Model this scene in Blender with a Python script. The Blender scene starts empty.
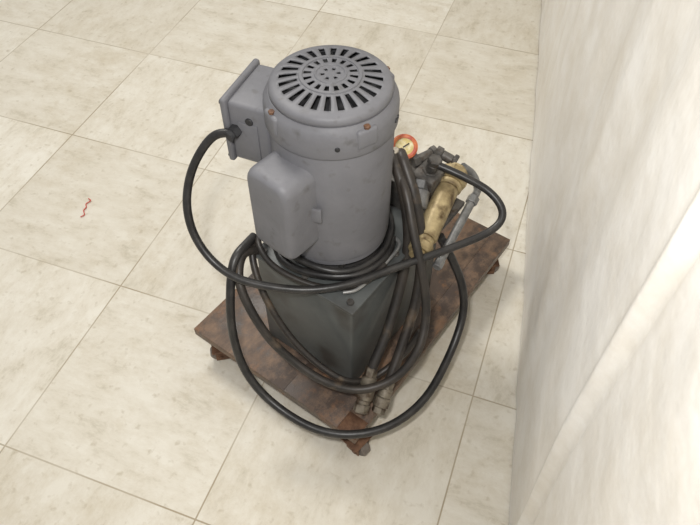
import bpy, bmesh, math, random
from mathutils import Vector, Matrix
random.seed(4)
scene=bpy.context.scene
try:
    scene.view_settings.view_transform='Standard'
except Exception: pass

# ---------------------------------------------------------------- materials
def new_mat(name):
    m=bpy.data.materials.new(name); m.use_nodes=True
    nt=m.node_tree; b=nt.nodes['Principled BSDF']
    return m,nt,b
def srgb(r,g,b):
    f=lambda c:(c/255/12.92) if c/255<=0.04045 else ((c/255+0.055)/1.055)**2.4
    return (f(r),f(g),f(b),1)
def noisy(name,c1,c2,rough=.5,metal=0,scale=12,lo=.4,hi=.65,bump=.0,detail=6,c3=None,scale3=30,lo3=.58,hi3=.7,bscale=None,spec=.5):
    m,nt,b=new_mat(name); N=nt.nodes; L=nt.links
    tc=N.new('ShaderNodeTexCoord')
    n=N.new('ShaderNodeTexNoise'); n.inputs['Scale'].default_value=scale; n.inputs['Detail'].default_value=detail; n.inputs['Roughness'].default_value=.65
    L.new(tc.outputs['Object'],n.inputs['Vector'])
    r=N.new('ShaderNodeValToRGB'); r.color_ramp.elements[0].position=lo; r.color_ramp.elements[1].position=hi
    r.color_ramp.elements[0].color=c1; r.color_ramp.elements[1].color=c2
    L.new(n.outputs['Fac'],r.inputs['Fac'])
    col=r.outputs['Color']
    if c3:
        n3=N.new('ShaderNodeTexNoise'); n3.inputs['Scale'].default_value=scale3; n3.inputs['Detail'].default_value=8
        L.new(tc.outputs['Object'],n3.inputs['Vector'])
        r3=N.new('ShaderNodeMapRange'); r3.inputs['From Min'].default_value=lo3; r3.inputs['From Max'].default_value=hi3
        L.new(n3.outputs['Fac'],r3.inputs['Value'])
        mx=N.new('ShaderNodeMix'); mx.data_type='RGBA'
        L.new(r3.outputs['Result'],mx.inputs['Factor']); L.new(col,mx.inputs['A']); mx.inputs['B'].default_value=c3
        col=mx.outputs['Result']
    L.new(col,b.inputs['Base Color'])
    b.inputs['Roughness'].default_value=rough; b.inputs['Metallic'].default_value=metal
    b.inputs['Specular IOR Level'].default_value=spec
    if bump:
        nb=N.new('ShaderNodeTexNoise'); nb.inputs['Scale'].default_value=bscale or scale*3; nb.inputs['Detail'].default_value=5
        L.new(tc.outputs['Object'],nb.inputs['Vector'])
        bp=N.new('ShaderNodeBump'); bp.inputs['Strength'].default_value=bump; bp.inputs['Distance'].default_value=.01
        L.new(nb.outputs['Fac'],bp.inputs['Height']); L.new(bp.outputs['Normal'],b.inputs['Normal'])
    return m

M_motor=noisy('motor_grey_paint',srgb(102,102,106),srgb(116,116,120),.52,0,7,.35,.65,.07,c3=srgb(86,84,82),scale3=40,lo3=.60,hi3=.80,bscale=90,spec=.4)
M_motor_dark=noisy('motor_inner_dark',srgb(34,34,36),srgb(52,52,54),.7,0,30)
M_tank=noisy('tank_dirty_paint',srgb(68,71,71),srgb(90,93,92),.42,0,6,.35,.7,.06,c3=srgb(44,39,35),scale3=9,lo3=.54,hi3=.74)
M_black=noisy('black_rubber',srgb(34,33,33),srgb(56,54,52),.38,0,25,.4,.7,.05)
M_hose=noisy('hydraulic_hose_rubber',srgb(38,35,33),srgb(68,61,54),.45,0,14,.4,.75,.1,c3=srgb(108,92,74),scale3=20,lo3=.60,hi3=.78)
M_brass=noisy('dirty_brass',srgb(130,112,78),srgb(188,170,130),.42,.3,22,.32,.62,.05,c3=srgb(88,70,46),scale3=35,lo3=.56,hi3=.72)
M_steel=noisy('oily_steel',srgb(98,90,78),srgb(150,141,126),.4,.35,25,.35,.65,.05,c3=srgb(66,50,36),scale3=40,lo3=.48,hi3=.64)
M_dsteel=noisy('dark_cast_iron',srgb(62,60,58),srgb(104,100,95),.5,.2,30,.35,.65,.1,c3=srgb(58,44,32),scale3=50,lo3=.55,hi3=.7)
M_rust=noisy('rusty_caster',srgb(84,58,42),srgb(120,88,66),.6,.2,40,.4,.6,.1)
M_orange=noisy('orange_dial_ring',srgb(160,66,44),srgb(198,116,68),.5,0,60)
M_yellow=noisy('yellow_dial_face',srgb(186,168,108),srgb(216,208,176),.4,0,80)
M_wheel=noisy('caster_wheel',srgb(92,84,78),srgb(136,128,120),.6,0,20)
M_red=noisy('red_thread',srgb(190,70,60),srgb(200,90,80),.8,0,20)
M_hole=noisy('fastener_dark',srgb(46,46,48),srgb(60,60,62),.5,.3,40)
M_rod=noisy('grey_pipe',srgb(108,108,108),srgb(146,146,144),.35,.4,30)

def wood_mat():
    m,nt,b=new_mat('oil_stained_wood'); N=nt.nodes; L=nt.links
    tc=N.new('ShaderNodeTexCoord'); mp=N.new('ShaderNodeMapping'); mp.inputs['Scale'].default_value=(4,9,9)
    L.new(tc.outputs['Object'],mp.inputs['Vector'])
    g=N.new('ShaderNodeTexNoise'); g.inputs['Scale'].default_value=3.5; g.inputs['Detail'].default_value=11; g.inputs['Roughness'].default_value=.78
    L.new(mp.outputs['Vector'],g.inputs['Vector'])
    r=N.new('ShaderNodeValToRGB'); r.color_ramp.elements[0].position=.34; r.color_ramp.elements[1].position=.68
    r.color_ramp.elements[0].color=srgb(78,63,53); r.color_ramp.elements[1].color=srgb(134,108,86)
    L.new(g.outputs['Fac'],r.inputs['Fac'])
    s=N.new('ShaderNodeTexNoise'); s.inputs['Scale'].default_value=8; s.inputs['Detail'].default_value=11; s.inputs['Roughness'].default_value=.78
    L.new(tc.outputs['Object'],s.inputs['Vector'])
    mr=N.new('ShaderNodeMapRange'); mr.inputs['From Min'].default_value=.46; mr.inputs['From Max'].default_value=.56; mr.inputs['To Max'].default_value=.85
    L.new(s.outputs['Fac'],mr.inputs['Value'])
    mx=N.new('ShaderNodeMix'); mx.data_type='RGBA'; mx.inputs['B'].default_value=srgb(58,47,41)
    L.new(mr.outputs['Result'],mx.inputs['Factor']); L.new(r.outputs['Color'],mx.inputs['A'])
    o=N.new('ShaderNodeTexNoise'); o.inputs['Scale'].default_value=10; o.inputs['Detail'].default_value=10; o.inputs['Roughness'].default_value=.75
    mp2=N.new('ShaderNodeMapping'); mp2.inputs['Location'].default_value=(3.1,7.4,1); L.new(tc.outputs['Object'],mp2.inputs['Vector']); L.new(mp2.outputs['Vector'],o.inputs['Vector'])
    mr2=N.new('ShaderNodeMapRange'); mr2.inputs['From Min'].default_value=.53; mr2.inputs['From Max'].default_value=.66; mr2.inputs['To Max'].default_value=.6
    L.new(o.outputs['Fac'],mr2.inputs['Value'])
    mx2=N.new('ShaderNodeMix'); mx2.data_type='RGBA'; mx2.inputs['B'].default_value=srgb(142,98,60)
    L.new(mr2.outputs['Result'],mx2.inputs['Factor']); L.new(mx.outputs['Result'],mx2.inputs['A'])
    L.new(mx2.outputs['Result'],b.inputs['Base Color'])
    rr=N.new('ShaderNodeMapRange'); rr.inputs['To Min'].default_value=.55; rr.inputs['To Max'].default_value=.3
    L.new(mr.outputs['Result'],rr.inputs['Value']); L.new(rr.outputs['Result'],b.inputs['Roughness'])
    bp=N.new('ShaderNodeBump'); bp.inputs['Strength'].default_value=.35; bp.inputs['Distance'].default_value=.004
    L.new(g.outputs['Fac'],bp.inputs['Height']); L.new(bp.outputs['Normal'],b.inputs['Normal'])
    return m
M_wood=wood_mat()

def floor_mat(T):
    m,nt,b=new_mat('cream_vinyl_tiles'); N=nt.nodes; L=nt.links
    tc=N.new('ShaderNodeTexCoord')
    br=N.new('ShaderNodeTexBrick'); br.offset=0; br.squash=1
    br.inputs['Scale'].default_value=1/T; br.inputs['Brick Width'].default_value=1; br.inputs['Row Height'].default_value=1
    br.inputs['Mortar Size'].default_value=.0048; br.inputs['Mortar Smooth'].default_value=.5
    br.inputs['Color1'].default_value=(0,0,0,1); br.inputs['Color2'].default_value=(1,1,1,1); br.inputs['Mortar'].default_value=(.5,.5,.5,1)
    L.new(tc.outputs['Object'],br.inputs['Vector'])
    def grain(sc,loc):
        mp=N.new('ShaderNodeMapping'); mp.inputs['Scale'].default_value=sc; mp.inputs['Location'].default_value=loc
        L.new(tc.outputs['Object'],mp.inputs['Vector'])
        n=N.new('ShaderNodeTexNoise'); n.inputs['Scale'].default_value=9; n.inputs['Detail'].default_value=12; n.inputs['Roughness'].default_value=.78; n.inputs['Distortion'].default_value=.15
        L.new(mp.outputs['Vector'],n.inputs['Vector']); return n.outputs['Fac']
    gA=grain((.8,1.7,1),(0,0,0)); gB=grain((1.7,.8,1),(5,3,0))
    ck=N.new('ShaderNodeTexChecker'); ck.inputs['Scale'].default_value=1/T
    mpc=N.new('ShaderNodeMapping'); mpc.inputs['Location'].default_value=(0,0,.01); L.new(tc.outputs['Object'],mpc.inputs['Vector']); L.new(mpc.outputs['Vector'],ck.inputs['Vector'])
    mg=N.new('ShaderNodeMix'); L.new(ck.outputs['Fac'],mg.inputs['Factor']); L.new(gA,mg.inputs['A']); L.new(gB,mg.inputs['B'])
    r=N.new('ShaderNodeValToRGB'); e=r.color_ramp.elements
    e[0].position=.32; e[0].color=srgb(196,189,172); e[1].position=.60; e[1].color=srgb(229,225,215)
    x=e.new(.45); x.color=srgb(219,213,200)
    L.new(mg.outputs['Result'],r.inputs['Fac'])
    mt=N.new('ShaderNodeMix'); mt.data_type='RGBA'; mt.blend_type='MULTIPLY'; mt.inputs['Factor'].default_value=1
    rt=N.new('ShaderNodeValToRGB'); rt.color_ramp.elements[0].color=(.87,.855,.82,1); rt.color_ramp.elements[1].color=(1,1,.99,1)
    L.new(br.outputs['Color'],rt.inputs['Fac']); L.new(r.outputs['Color'],mt.inputs['A']); L.new(rt.outputs['Color'],mt.inputs['B'])
    d=N.new('ShaderNodeTexNoise'); d.inputs['Scale'].default_value=2.8; d.inputs['Detail'].default_value=14; d.inputs['Roughness'].default_value=.82
    L.new(tc.outputs['Object'],d.inputs['Vector'])
    dr=N.new('ShaderNodeMapRange'); dr.inputs['From Min'].default_value=.50; dr.inputs['From Max'].default_value=.70; dr.inputs['To Max'].default_value=.65
    L.new(d.outputs['Fac'],dr.inputs['Value'])
    md=N.new('ShaderNodeMix'); md.data_type='RGBA'; md.inputs['B'].default_value=srgb(186,173,147)
    L.new(dr.outputs['Result'],md.inputs['Factor']); L.new(mt.outputs['Result'],md.inputs['A'])
    sp=N.new('ShaderNodeTexNoise'); sp.inputs['Scale'].default_value=48; sp.inputs['Detail'].default_value=5
    L.new(tc.outputs['Object'],sp.inputs['Vector'])
    spr=N.new('ShaderNodeMapRange'); spr.inputs['From Min'].default_value=.60; spr.inputs['From Max'].default_value=.74; spr.inputs['To Max'].default_value=.42
    L.new(sp.outputs['Fac'],spr.inputs['Value'])
    ms=N.new('ShaderNodeMix'); ms.data_type='RGBA'; ms.inputs['B'].default_value=srgb(160,146,118)
    L.new(spr.outputs['Result'],ms.inputs['Factor']); L.new(md.outputs['Result'],ms.inputs['A'])
    mm=N.new('ShaderNodeMix'); mm.data_type='RGBA'; mm.inputs['B'].default_value=srgb(156,142,118)
    mf=N.new('ShaderNodeMath'); mf.operation='MULTIPLY'; 
    jn=N.new('ShaderNodeTexNoise'); jn.inputs['Scale'].default_value=3.5; L.new(tc.outputs['Object'],jn.inputs['Vector'])
    jr=N.new('ShaderNodeMapRange'); jr.inputs['From Min'].default_value=.35; jr.inputs['From Max'].default_value=.6; jr.inputs['To Min'].default_value=.4; jr.inputs['To Max'].default_value=.95
    L.new(jn.outputs['Fac'],jr.inputs['Value']); L.new(jr.outputs['Result'],mf.inputs[1])
    L.new(br.outputs['Fac'],mf.inputs[0]); L.new(mf.outputs[0],mm.inputs['Factor']); L.new(ms.outputs['Result'],mm.inputs['A'])
    L.new(mm.outputs['Result'],b.inputs['Base Color'])
    b.inputs['Roughness'].default_value=.55; b.inputs['Specular IOR Level'].default_value=.35
    bp=N.new('ShaderNodeBump'); bp.inputs['Strength'].default_value=.1; bp.inputs['Distance'].default_value=.002
    L.new(mg.outputs['Result'],bp.inputs['Height']); L.new(bp.outputs['Normal'],b.inputs['Normal'])
    return m

# ---------------------------------------------------------------- helpers
def finish(bm,name,mat,parent=None,smooth=True,angle=35):
    me=bpy.data.meshes.new(name); bmesh.ops.recalc_face_normals(bm,faces=bm.faces); bm.to_mesh(me); bm.free()
    ob=bpy.data.objects.new(name,me); scene.collection.objects.link(ob)
    me.materials.append(mat)
    if smooth:
        me.polygons.foreach_set('use_smooth',[True]*len(me.polygons))
        me.set_sharp_from_angle(angle=math.radians(angle))
    if parent: ob.parent=parent
    return ob
def box_bm(bm,size,mtx,bevel=0,seg=2):
    r=bmesh.ops.create_cube(bm,size=1,matrix=Matrix.Diagonal((*size,1)))
    vs=r['verts']
    if bevel:
        es=list({e for v in vs for e in v.link_edges})
        rb=bmesh.ops.bevel(bm,geom=es,offset=bevel,segments=seg,affect='EDGES',profile=.5)
        vs=list({v for f in rb['faces'] for v in f.verts}|{v for v in vs if v.is_valid})
        st=list(vs); seen=set(vs)
        while st:
            v=st.pop()
            for e in v.link_edges:
                o=e.other_vert(v)
                if o not in seen: seen.add(o); st.append(o)
        vs=list(seen)
    bmesh.ops.transform(bm,matrix=mtx,verts=vs)
def box(name,size,loc,mat,parent,rotz=0,bevel=.003,seg=2,mtx=None):
    bm=bmesh.new(); m=mtx or (Matrix.Translation(loc)@Matrix.Rotation(rotz,4,'Z'))
    box_bm(bm,size,m,bevel,seg); return finish(bm,name,mat,parent)
def frame(p0,p1):
    p0=Vector(p0);p1=Vector(p1); d=(p1-p0); q=d.to_track_quat('Z','Y'); return Matrix.Translation(p0)@q.to_matrix().to_4x4(), d.length
def lathe_bm(bm,prof,mtx,n=48):
    rings=[]
    for r,z in prof:
        if r<1e-6: rings.append([bm.verts.new(mtx@Vector((0,0,z)))])
        else: rings.append([bm.verts.new(mtx@Vector((r*math.cos(2*math.pi*i/n),r*math.sin(2*math.pi*i/n),z))) for i in range(n)])
    for A,B in zip(rings,rings[1:]):
        for i in range(n):
            j=(i+1)%n
            if len(A)==1 and len(B)==1: continue
            if len(A)==1: bm.faces.new((A[0],B[i],B[j]))
            elif len(B)==1: bm.faces.new((A[i],A[j],B[0]))
            else: bm.faces.new((A[i],A[j],B[j],B[i]))
def lathe(name,prof,mtx,mat,parent,n=48,angle=35):
    bm=bmesh.new(); lathe_bm(bm,prof,mtx,n); return finish(bm,name,mat,parent,angle=angle)
def rod(name,segs,p0,p1,mat,parent,n=32):
    m,L=frame(p0,p1); bm=bmesh.new()
    for s in segs:
        t0,t1,r=s[:3]; k=s[3] if len(s)>3 else n
        c=min(.12*r,(t1-t0)*L*.3)
        lathe_bm(bm,[(0,t0*L),(r-c,t0*L),(r,t0*L+c),(r,t1*L-c),(r-c,t1*L),(0,t1*L)],m,k)
    return finish(bm,name,mat,parent)
def catmull(pts,k=10):
    P=[Vector(p) for p in pts]; P=[P[0]*2-P[1]]+P+[P[-1]*2-P[-2]]; out=[]
    for i in range(1,len(P)-2):
        a,b,c,d=P[i-1],P[i],P[i+1],P[i+2]
        for j in range(k):
            t=j/k
            out.append(.5*((2*b)+(c-a)*t+(2*a-5*b+4*c-d)*t*t+(3*b-a-3*c+d)*t**3))
    out.append(P[-2]); return out
def tube(name,pts,r,mat,parent,n=14,k=10,smooth=2):
    P=catmull(pts,k)
    for _ in range(smooth*4):
        P=[P[0]]+[(P[i-1]+P[i]*2+P[i+1])/4 for i in range(1,len(P)-1)]+[P[-1]]
    bm=bmesh.new(); rings=[]
    t=(P[1]-P[0]).normalized(); nrm=t.orthogonal().normalized()
    for i,p in enumerate(P):
        if i<len(P)-1: tn=(P[i+1]-p).normalized()
        nrm=(nrm-tn*nrm.dot(tn)).normalized(); bn=tn.cross(nrm)
        rings.append([bm.verts.new(p+(nrm*math.cos(2*math.pi*j/n)+bn*math.sin(2*math.pi*j/n))*r) for j in range(n)])
    for A,B in zip(rings,rings[1:]):
        for i in range(n): bm.faces.new((A[i],A[(i+1)%n],B[(i+1)%n],B[i]))
    bm.faces.new(rings[0]); bm.faces.new(rings[-1])
    return finish(bm,name,mat,parent,angle=60)

# ---------------------------------------------------------------- room
T=.333*1.37
ang=-math.radians(19.9)
bm=bmesh.new()
bmesh.ops.create_grid(bm,x_segments=2,y_segments=2,size=4.5)
bmesh.ops.translate(bm,verts=bm.verts,vec=(1.5,1.5,0))
fl=finish(bm,'floor',floor_mat(T),smooth=False)
fl.location=(-.737,.612,0); fl.rotation_euler=(0,0,ang)

def sheet_mat():
    m,nt,b=new_mat('white_sheet'); N=nt.nodes; L=nt.links
    tc=N.new('ShaderNodeTexCoord')
    n=N.new('ShaderNodeTexNoise'); n.inputs['Scale'].default_value=5; n.inputs['Detail'].default_value=8; n.inputs['Roughness'].default_value=.7
    L.new(tc.outputs['Object'],n.inputs['Vector'])
    r=N.new('ShaderNodeValToRGB'); r.color_ramp.elements[0].position=.36; r.color_ramp.elements[1].position=.6
    r.color_ramp.elements[0].color=srgb(222,216,205); r.color_ramp.elements[1].color=srgb(236,233,227)
    L.new(n.outputs['Fac'],r.inputs['Fac']); L.new(r.outputs['Color'],b.inputs['Base Color'])
    b.inputs['Roughness'].default_value=.5
    n2=N.new('ShaderNodeTexNoise'); n2.inputs['Scale'].default_value=7; n2.inputs['Detail'].default_value=4
    L.new(tc.outputs['Object'],n2.inputs['Vector'])
    bp=N.new('ShaderNodeBump'); bp.inputs['Strength'].default_value=.35; bp.inputs['Distance'].default_value=.02
    L.new(n2.outputs['Fac'],bp.inputs['Height']); L.new(bp.outputs['Normal'],b.inputs['Normal'])
    return m
base=Vector((.316,.445,0)); d=Vector((.208,.978,0)).normalized(); nrm=Vector((-d.y,d.x,0))
bm=bmesh.new(); S0,S1,NS=-.9,4.0,1800; H,NZ=2.3,60
def off(s,z):
    k=min(1,.25+z*1.5)
    o=k*(.006*math.sin(s*7+1)+.003*math.sin(s*19+.8*z)+.0018*math.sin(s*41+2*z+1))
    o+=.012*math.sin(z*2.6+s*1.5)*k
    def ridge(c,w,A): return A*math.exp(-((s-c)/w)**2)
    c=-.052+.005*math.sin(z*5)
    x=s-c
    o+=.0085*(math.exp(-(x/.0055)**2) if x<0 else math.exp(-(x/.013)**2))
    o-=.007*math.exp(-((x+.016)/.012)**2)
    x=s-.30-.05*z
    o+=k*.009*(math.exp(-(x/.04)**2) if x<0 else math.exp(-(x/.11)**2))
    o+=k*(ridge(.62,.05,.006)+ridge(.9,.07,.008)+ridge(1.45,.05,.010)-ridge(-.3,.06,.010)+ridge(2.1,.09,.012))
    return o
g=[]
for i in range(NS+1):
    s=S0+(S1-S0)*i/NS; row=[]
    for j in range(NZ+1):
        z=.004+H*(j/NZ)**1.3
        p=base+d*s+nrm*off(s,z); row.append(bm.verts.new((p.x,p.y,z)))
    g.append(row)
for i in range(NS):
    for j in range(NZ): bm.faces.new((g[i][j],g[i+1][j],g[i+1][j+1],g[i][j+1]))
cur=finish(bm,'white_sheet_curtain',sheet_mat(),angle=180)
M_wall=noisy('wall_paint',srgb(210,204,190),srgb(220,215,202),.8,0,3)
bm=bmesh.new(); c=base+d*1.5-nrm*.13
box_bm(bm,(5.4,.08,2.5),Matrix.Translation((c.x,c.y,1.25))@Matrix.Rotation(math.atan2(d.y,d.x),4,'Z'))
finish(bm,'wall_right',M_wall,smooth=False)

LC=math.radians(53.7)
def loc2w(x,y,z): return (0.010+x*math.cos(LC)-y*math.sin(LC), .578+x*math.sin(LC)+y*math.cos(LC), z)
tube('red_thread',[loc2w(*p) for p in [(.178,1.058,.003),(.176,1.046,.003),(.160,1.047,.003),(.152,1.036,.003),(.140,1.033,.003),(.130,1.018,.003),(.118,1.02,.003)]],.0014,M_red,None,n=8,smooth=1)

# ---------------------------------------------------------------- dolly
def empty(name):
    e=bpy.data.objects.new(name,None); scene.collection.objects.link(e); e.location=(.010,.578,0); e.rotation_euler=(0,0,LC); return e
D=empty('wooden_dolly')
ZT=.105
LX,LY=.654,.445
ws=[0,.045,.185,LY]
for i in range(3):
    jag=[0,.002,-.002][i]
    y0,y1=ws[i],ws[i+1]
    bm=bmesh.new()
    box_bm(bm,(LX+jag,y1-y0-.0003,.022),Matrix.Translation((LX/2+jag/2,(y0+y1)/2,ZT-.011)),.0006,2)
    finish(bm,'plank_%d'%(i+1),M_wood,D)
for i,x in enumerate((.06,LX-.07)):
    box('cross_batten_%d'%(i+1),(.07,LY-.03,.024),(x,LY/2,ZT-.034),M_wood,D,bevel=.002)
def caster(i,x,y,rot):
    bm=bmesh.new(); m=Matrix.Translation((x,y,0))@Matrix.Rotation(rot,4,'Z')
    box_bm(bm,(.064,.056,.004),m@Matrix.Translation((0,0,ZT-.048)),.001,1)
    lathe_bm(bm,[(0,.046),(.019,.046),(.019,.056),(0,.056)],m,20)
    for s in(-1,1):
        box_bm(bm,(.034,.003,.038),m@Matrix.Translation((.010,s*.0155,.031)),.0008,1)
    box_bm(bm,(.038,.034,.004),m@Matrix.Translation((.006,0,.0475)),.0008,1)
    lathe_bm(bm,[(0,-.020),(.006,-.020),(.006,.020),(0,.020)],m@Matrix.Translation((.016,0,.0235))@Matrix.Rotation(math.pi/2,4,'X'),8)
    finish(bm,'caster_fork_%d'%i,M_rust,D)
    bm=bmesh.new()
    lathe_bm(bm,[(0,-.011),(.019,-.011),(.0235,-.007),(.0235,.007),(.019,.011),(0,.011)],m@Matrix.Translation((.016,0,.0237))@Matrix.Rotation(math.pi/2,4,'X'),28)
    finish(bm,'caster_wheel_%d'%i,M_wheel,D)
caster(1,.028,.022,4.6); caster(2,.034,LY-.055,2.4); caster(3,LX-.05,.035,-.9); caster(4,LX-.05,LY-.045,.8)
box('corner_iron',(.045,.045,.003),(.021,.021,ZT+.0015),M_rust,D,bevel=.0008)

# ---------------------------------------------------------------- hydraulic power unit
U=empty('hydraulic_power_unit')
tx0,tx1,ty0,ty1,tz0,tz1=.088,.395,.073,.300,ZT,.385
cx,cy=(tx0+tx1)/2,(ty0+ty1)/2
box('reservoir_tank',(tx1-tx0,ty1-ty0,tz1-tz0-.006),(cx,cy,(tz0+tz1-.006)/2),M_tank,U,bevel=.006,seg=3)
box('tank_lid',(tx1-tx0+.012,ty1-ty0+.012,.008),(cx,cy,tz1-.003),M_tank,U,bevel=.003)
for i,(x,y) in enumerate([(tx0+.012,ty0+.012),(tx0+.012,ty1-.012),(tx1-.012,ty0+.012),(tx1-.012,ty1-.012),(cx,ty0+.01),(tx0+.01,cy)]):
    rod('lid_bolt_%d'%(i+1),[(0,1,.007,6)],(x,y,tz1),(x,y,tz1+.007),M_dsteel,U)
AX,AY=.210,.203
A0=Matrix.Translation((AX,AY,0))
lathe('pump_adapter_flange',[(0,tz1),(.092,tz1),(.094,tz1+.004),(.094,tz1+.014),(.084,tz1+.018),(.078,tz1+.03),(0,tz1+.03)],A0,M_black,U,64)
for i in range(4):
    t=math.radians(45+90*i); p=(AX+.085*math.cos(t),AY+.085*math.sin(t))
    rod('flange_bolt_%d'%(i+1),[(0,1,.008,6)],(p[0],p[1],tz1+.012),(p[0],p[1],tz1+.026),M_dsteel,U)
R=1.025
lathe('motor_shell',[(r*R,z) for r,z in [(0,.408),(.084,.408),(.09,.412),(.0965,.420),(.0965,.432),(.0985,.434),(.0995,.438),(.0995,.668),(.0985,.672),(.0985,.676),(.103,.678),(.1045,.682),(.1045,.712),(.1035,.719),(.0995,.728),(.0965,.731),(.0955,.733),(0,.733)]],A0,M_motor,U,96,30)
# vented fan cover
n=96
def z_of(r): return .758-.012*(r/.094)**2.5
radii=[0,.006,.0095,.0150,.020,.026,.030,.042,.046,.052,.060,.070,.080,.084,.088,.0925]
bm=bmesh.new(); rings=[]
for r in radii:
    if r==0: rings.append([bm.verts.new((AX,AY,z_of(0)))])
    else: rings.append([bm.verts.new((AX+r*math.cos(2*math.pi*i/n),AY+r*math.sin(2*math.pi*i/n),z_of(r))) for i in range(n)])
for k in range(len(radii)-1):
    r0=radii[k]; A=rings[k]; B=rings[k+1]
    for i in range(n):
        j=(i+1)%n
        cutd=False
        if .0515<r0<.075 and i%4 in (0,1): cutd=True
        if abs(r0-.030)<.001 and i%6 in (0,1,2): cutd=True
        if abs(r0-.0095)<.0005 and i%16 in range(0,7): cutd=True
        if cutd: continue
        if len(A)==1: bm.faces.new((A[0],B[i],B[j]))
        else: bm.faces.new((A[i],A[j],B[j],B[i]))
prof=[(.0955,z_of(.0925)-.003),(.0965,z_of(.0925)-.007),(.0965,.730)]
prev=rings[-1]
for r,z in prof:
    cur_=[bm.verts.new((AX+r*math.cos(2*math.pi*i/n),AY+r*math.sin(2*math.pi*i/n),z)) for i in range(n)]
    for i in range(n): bm.faces.new((prev[i],prev[(i+1)%n],cur_[(i+1)%n],cur_[i]))
    prev=cur_
fc=finish(bm,'vented_fan_cover',M_motor,U,angle=40)
sd=fc.modifiers.new('thick','SOLIDIFY'); sd.thickness=.0025; sd.offset=-1
lathe('fan_cavity',[(0,.7335),(.0915,.7335),(.0915,.735),(0,.735)],A0,M_motor_dark,U,64)
bm=bmesh.new()
for i in range(10):
    box_bm(bm,(.05,.002,.010),A0@Matrix.Rotation(2*math.pi*i/10,4,'Z')@Matrix.Translation((.055,0,.7395)),0)
finish(bm,'fan_blades',M_motor_dark,U)
lathe('cover_hub_ring',[(.0215,.7575),(.0225,.7590),(.0245,.7590),(.0255,.7575)],A0,M_motor,U,48)
lathe('cover_mid_ring',[(.0425,z_of(.0425)-.001),(.0435,z_of(.044)+.0018),(.0480,z_of(.048)+.0018),(.0490,z_of(.049)-.001)],A0,M_motor,U,64)
for i,t in enumerate((-112,-22,68,158)):
    t=math.radians(t); m=A0@Matrix.Rotation(t,4,'Z')
    box('end_bell_lug_%d'%(i+1),(.014,.036,.034),None,M_motor,U,mtx=m@Matrix.Translation((.1020,0,.709)),bevel=.005,seg=3)
    p=m@Vector((.1030,0,.7255)); rod('through_bolt_%d'%(i+1),[(0,1,.0055,6)],p,p+Vector((0,0,.005)),M_rust,U)
for i,t in enumerate((222,-70,285)):
    t=math.radians(t); p=Vector((AX+.1060*math.cos(t),AY+.1060*math.sin(t),.70)); q=Vector((AX+.1090*math.cos(t),AY+.1090*math.sin(t),.70))
    rod('end_bell_screw_%d'%(i+1),[(0,1,.004)],p,q,M_hole,U,16)
# junction box
t=math.radians(104); m=A0@Matrix.Rotation(t,4,'Z'); JZ=.643
box('junction_box',(.074,.114,.118),None,M_motor,U,mtx=m@Matrix.Translation((.120,.002,JZ)),bevel=.007,seg=3)
box('junction_box_cover',(.012,.124,.128),None,M_motor,U,mtx=m@Matrix.Translation((.161,.002,JZ)),bevel=.005,seg=3)
box('junction_box_cover_panel',(.006,.098,.102),None,M_motor,U,mtx=m@Matrix.Translation((.167,.002,JZ)),bevel=.0025,seg=2)
for i,(yy,zz) in enumerate([(-.053,.055),(.057,.055),(-.053,-.055),(.057,-.055)]):
    p=m@Vector((.165,yy,JZ+zz)); q=m@Vector((.1685,yy,JZ+zz)); rod('cover_screw_%d'%(i+1),[(0,1,.004)],p,q,M_hole,U,16)
rod('box_plug',[(0,1,.007)],m@Vector((.118,.058,JZ+.03)),m@Vector((.118,.0615,JZ+.03)),M_hole,U,20)
box('box_side_plate',(.036,.003,.07),None,M_motor,U,mtx=m@Matrix.Translation((.122,.0595,JZ-.01)),bevel=.001)
# capacitor housing
t=math.radians(175); m2=A0@Matrix.Rotation(t,4,'Z')
bm=bmesh.new()
W2,Zb,Zt_=.047,.480,.650
pr=[]
for i in range(0,9):
    a=math.pi/2*i/8; pr.append((W2-.024+.024*math.cos(a),Zt_-.024+.024*math.sin(a)))
for i in range(0,9):
    a=math.pi/2+math.pi/2*i/8; pr.append((-W2+.024+.024*math.cos(a),Zt_-.024+.024*math.sin(a)))
for i in range(0,7):
    a=math.pi+math.pi/2*i/6; pr.append((-W2+.014+.014*math.cos(a),Zb+.014+.014*math.sin(a)))
for i in range(0,7):
    a=1.5*math.pi+math.pi/2*i/6; pr.append((W2-.014+.014*math.cos(a),Zb+.014+.014*math.sin(a)))
zc=(Zb+Zt_)/2
layers=[(.08,1.0),(.138,1.0),(.145,.985),(.151,.94),(.155,.87),(.1565,.78),(.157,.5)]
prev=None
for x,s in layers:
    ring=[bm.verts.new(m2@Vector((x,yy*s,zc+(zz-zc)*(1-(1-s)*.55)))) for yy,zz in pr]
    if prev:
        for i in range(len(ring)): bm.faces.new((prev[i],prev[(i+1)%len(ring)],ring[(i+1)%len(ring)],ring[i]))
    else: bm.faces.new(ring)
    prev=ring
bm.faces.new(prev)
finish(bm,'capacitor_housing',M_motor,U,angle=50)
for s in(-1,1):
    box('capacitor_tab_%d'%(1 if s<0 else 2),(.006,.018,.03),None,M_motor,U,mtx=m2@Matrix.Translation((.098,s*.052,.56))@Matrix.Rotation(s*.45,4,'Z'),bevel=.002)

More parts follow.
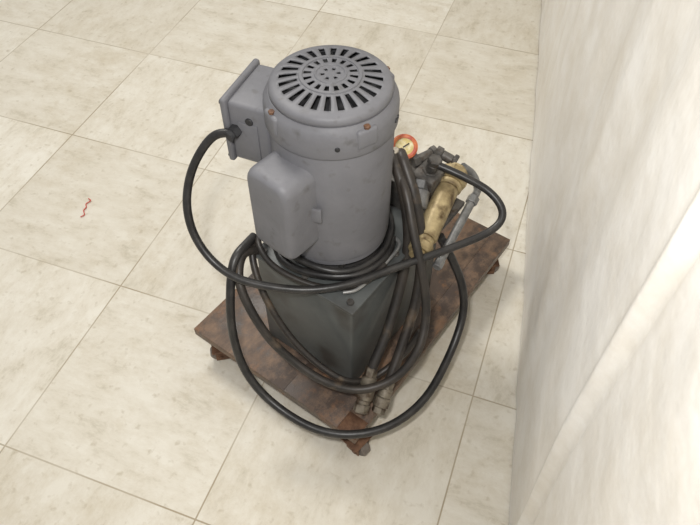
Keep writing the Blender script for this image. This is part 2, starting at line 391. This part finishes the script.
# power cord
g_a=m@Vector((.143,.056,.650)); g_b=m@Vector((.150,.078,.646))
rod('cord_strain_relief',[(0,.6,.0115,6),(.6,1,.0095)],g_a,g_b,M_motor_dark,U)
cord=[tuple(m@Vector((.146,.066,.648))),(.094,.357,.640),(.070,.376,.607),(.045,.385,.565),(.020,.378,.52),(.006,.358,.47),(.002,.315,.43),(.012,.254,.412),(.059,.166,.405),(.119,.105,.405),(.195,.062,.405),(.278,.01,.41),(.368,-.043,.42),(.407,-.046,.44),(.422,-.006,.46),(.409,.054,.48),(.396,.115,.49)]
tube('power_cord',cord,.0075,M_black,U)
outer=[(.10,.31,.415),(.077,.305,.42),(.034,.30,.415),(-.006,.282,.36),(-.030,.268,.28),(-.046,.236,.20),(-.049,.175,.145),(-.0386,.082,.125),(-.006,.010,.125),(.057,-.044,.125),(.147,-.069,.13),(.253,-.060,.15),(.323,-.044,.2),(.339,-.022,.27),(.332,.008,.34),(.32,.035,.40)]
tube('return_hose_loop',outer,.0085,M_black,U)
mid=[(.09,.29,.40),(.055,.30,.41),(.012,.27,.38),(.0,.212,.3),(.010,.161,.24),(.027,.092,.2),(.062,.033,.18),(.115,-.013,.2),(.167,-.028,.25),(.213,-.012,.3),(.232,.015,.38),(.259,.060,.45),(.291,.100,.5),(.322,.146,.52)]
tube('hose_loop_inner',mid,.0085,M_hose,U)
mid2=[(.10,.30,.405),(.075,.295,.40),(.045,.25,.35),(.036,.19,.275),(.042,.13,.220),(.058,.07,.185),(.095,.040,.165),(.14,.02,.17),(.175,.0,.21),(.20,-.012,.26)]
tube('hose_loop_inner_2',mid2,.0068,M_hose,U)
hA=[(.335,.160,.53),(.32,.145,.525),(.293,.105,.49),(.272,.075,.41),(.234,.060,.33),(.170,.045,.25),(.119,.040,.20),(.095,.035,.175)]
tube('pressure_hose_a',hA,.0105,M_hose,U)
hB=[(.345,.15,.53),(.331,.135,.53),(.305,.088,.48),(.281,.050,.39),(.240,.026,.30),(.175,.012,.22),(.125,.003,.175),(.105,.0,.155)]
tube('pressure_hose_b',hB,.0105,M_hose,U)
rod('hose_coupler_a',[(0,.22,.013,6),(.2,.42,.0155),(.42,.7,.0185),(.7,.8,.014),(.8,1,.016,6)],(.112,.040,.192),(.045,.020,.128),M_steel,U)
rod('hose_coupler_b',[(0,.25,.013,6),(.22,.5,.014),(.5,.8,.0165),(.8,1,.014,6)],(.118,.002,.168),(.066,-.008,.125),M_steel,U)
def ring(rad,z,a0,a1,wob,ph):
    return [(AX+(rad+wob*math.sin(3*a+ph))*math.cos(a),AY+(rad+wob*math.sin(2*a+ph))*math.sin(a),z+.006*math.sin(2*a+ph)) for a in [math.radians(a0+(a1-a0)*i/16) for i in range(17)]]
tube('cable_coil_1',ring(.114,.400,40,300,.004,0),.0075,M_black,U)
tube('cable_coil_2',ring(.110,.416,100,330,.004,1.5),.0065,M_black,U)
tube('cable_coil_3',[(.13,.315,.405),(.09,.29,.42),(.07,.24,.41),(.08,.17,.40),(.105,.12,.398),(.15,.085,.398),(.2,.08,.4)],.006,M_hose,U)
tube('lid_drain_line',[(.105,.105,.396),(.125,.088,.397),(.17,.084,.396),(.235,.082,.396),(.262,.088,.396),(.27,.11,.396)],.0035,M_rod,U)

# filter cylinder
rod('filter_canister',[(0,.05,.017),(.05,.14,.023),(.14,.20,.019),(.20,.76,.0225),(.76,.82,.026),(.82,.96,.031,8),(.96,1.0,.022)],(.250,.042,.400),(.460,.086,.440),M_brass,U)
rod('grey_pipe',[(0,.1,.010,6),(.1,.9,.0085),(.9,1,.012,6)],(.265,.006,.380),(.445,.032,.405),M_rod,U)
tube('steel_line',[(.445,.032,.405),(.475,.040,.40),(.485,.06,.42),(.468,.078,.445)],.008,M_rod,U)
box('filter_bracket',(.10,.04,.012),(.375,.06,.398),M_dsteel,U)
box('valve_manifold',(.085,.07,.07),(.385,.165,.42),M_dsteel,U,bevel=.005)
box('valve_block',(.06,.05,.05),(.40,.115,.44),M_dsteel,U,bevel=.005)
rod('relief_valve',[(0,.3,.016,6),(.3,.7,.012),(.7,1,.014,6)],(.40,.115,.455),(.40,.105,.50),M_dsteel,U)
rod('check_valve',[(0,.25,.018,6),(.25,.75,.021),(.75,1,.017,6)],(.318,.092,.415),(.375,.118,.455),M_rod,U)
g0=Vector((.378,.172,.455)); g1=Vector((.372,.160,.512))
rod('gauge_stem',[(0,.4,.010,6),(.4,1,.012)],g0,g1,M_brass,U)
mm,_=frame(g1,g1+Vector((-.35,-.25,.9)))
lathe('gauge_body',[(0,0),(.022,0),(.024,.003),(.024,.016),(0,.016)],mm,M_dsteel,U)
lathe('gauge_ring',[(.0175,.012),(.024,.012),(.0252,.015),(.0252,.019),(.022,.021),(.0175,.0195),(.0175,.012)],mm,M_orange,U)
lathe('gauge_face',[(0,.018),(.0175,.018),(.0175,.016),(0,.016)],mm,M_yellow,U)
bm=bmesh.new(); box_bm(bm,(.014,.0022,.0012),mm@Matrix.Rotation(.6,4,'Z')@Matrix.Translation((.004,0,.0192))); finish(bm,'gauge_needle',M_hole,U,smooth=False)
rod('pipe_elbow_a',[(0,.25,.014,6),(.25,.8,.009),(.8,1,.013,6)],(.40,.155,.465),(.455,.135,.465),M_dsteel,U)
rod('pipe_elbow_b',[(0,.3,.013,6),(.3,.8,.010),(.8,1,.015,6)],(.455,.135,.465),(.463,.09,.452),M_dsteel,U)
rod('pipe_nipple',[(0,.3,.012,6),(.3,1,.009)],(.345,.150,.50),(.335,.158,.54),M_steel,U)

# ---------------------------------------------------------------- light
w=bpy.data.worlds.new('world'); scene.world=w; w.use_nodes=True
w.node_tree.nodes['Background'].inputs['Color'].default_value=(1,.985,.96,1); w.node_tree.nodes['Background'].inputs['Strength'].default_value=.40
def area(name,loc,target,size,power,col):
    l=bpy.data.lights.new(name,'AREA'); l.size=size; l.energy=power; l.color=col
    o=bpy.data.objects.new(name,l); scene.collection.objects.link(o); o.location=loc
    o.rotation_euler=(Vector(target)-Vector(loc)).to_track_quat('-Z','Y').to_euler(); return o
area('ceiling_light',(-1.0,2.2,2.9),(-.1,1.7,0),.8,50,(1,.97,.91))
area('camera_flash',(-.07,.02,1.52),(.02,1.05,.2),.06,11.5,(1,.985,.965))

# ---------------------------------------------------------------- camera
cam=bpy.data.cameras.new('camera'); co=bpy.data.objects.new('camera',cam); scene.collection.objects.link(co)
co.location=(0,0,1.37); co.rotation_euler=(math.radians(90-50.8),0,0)
cam.sensor_width=36; cam.lens=36*678/700; cam.clip_start=.01
scene.camera=co
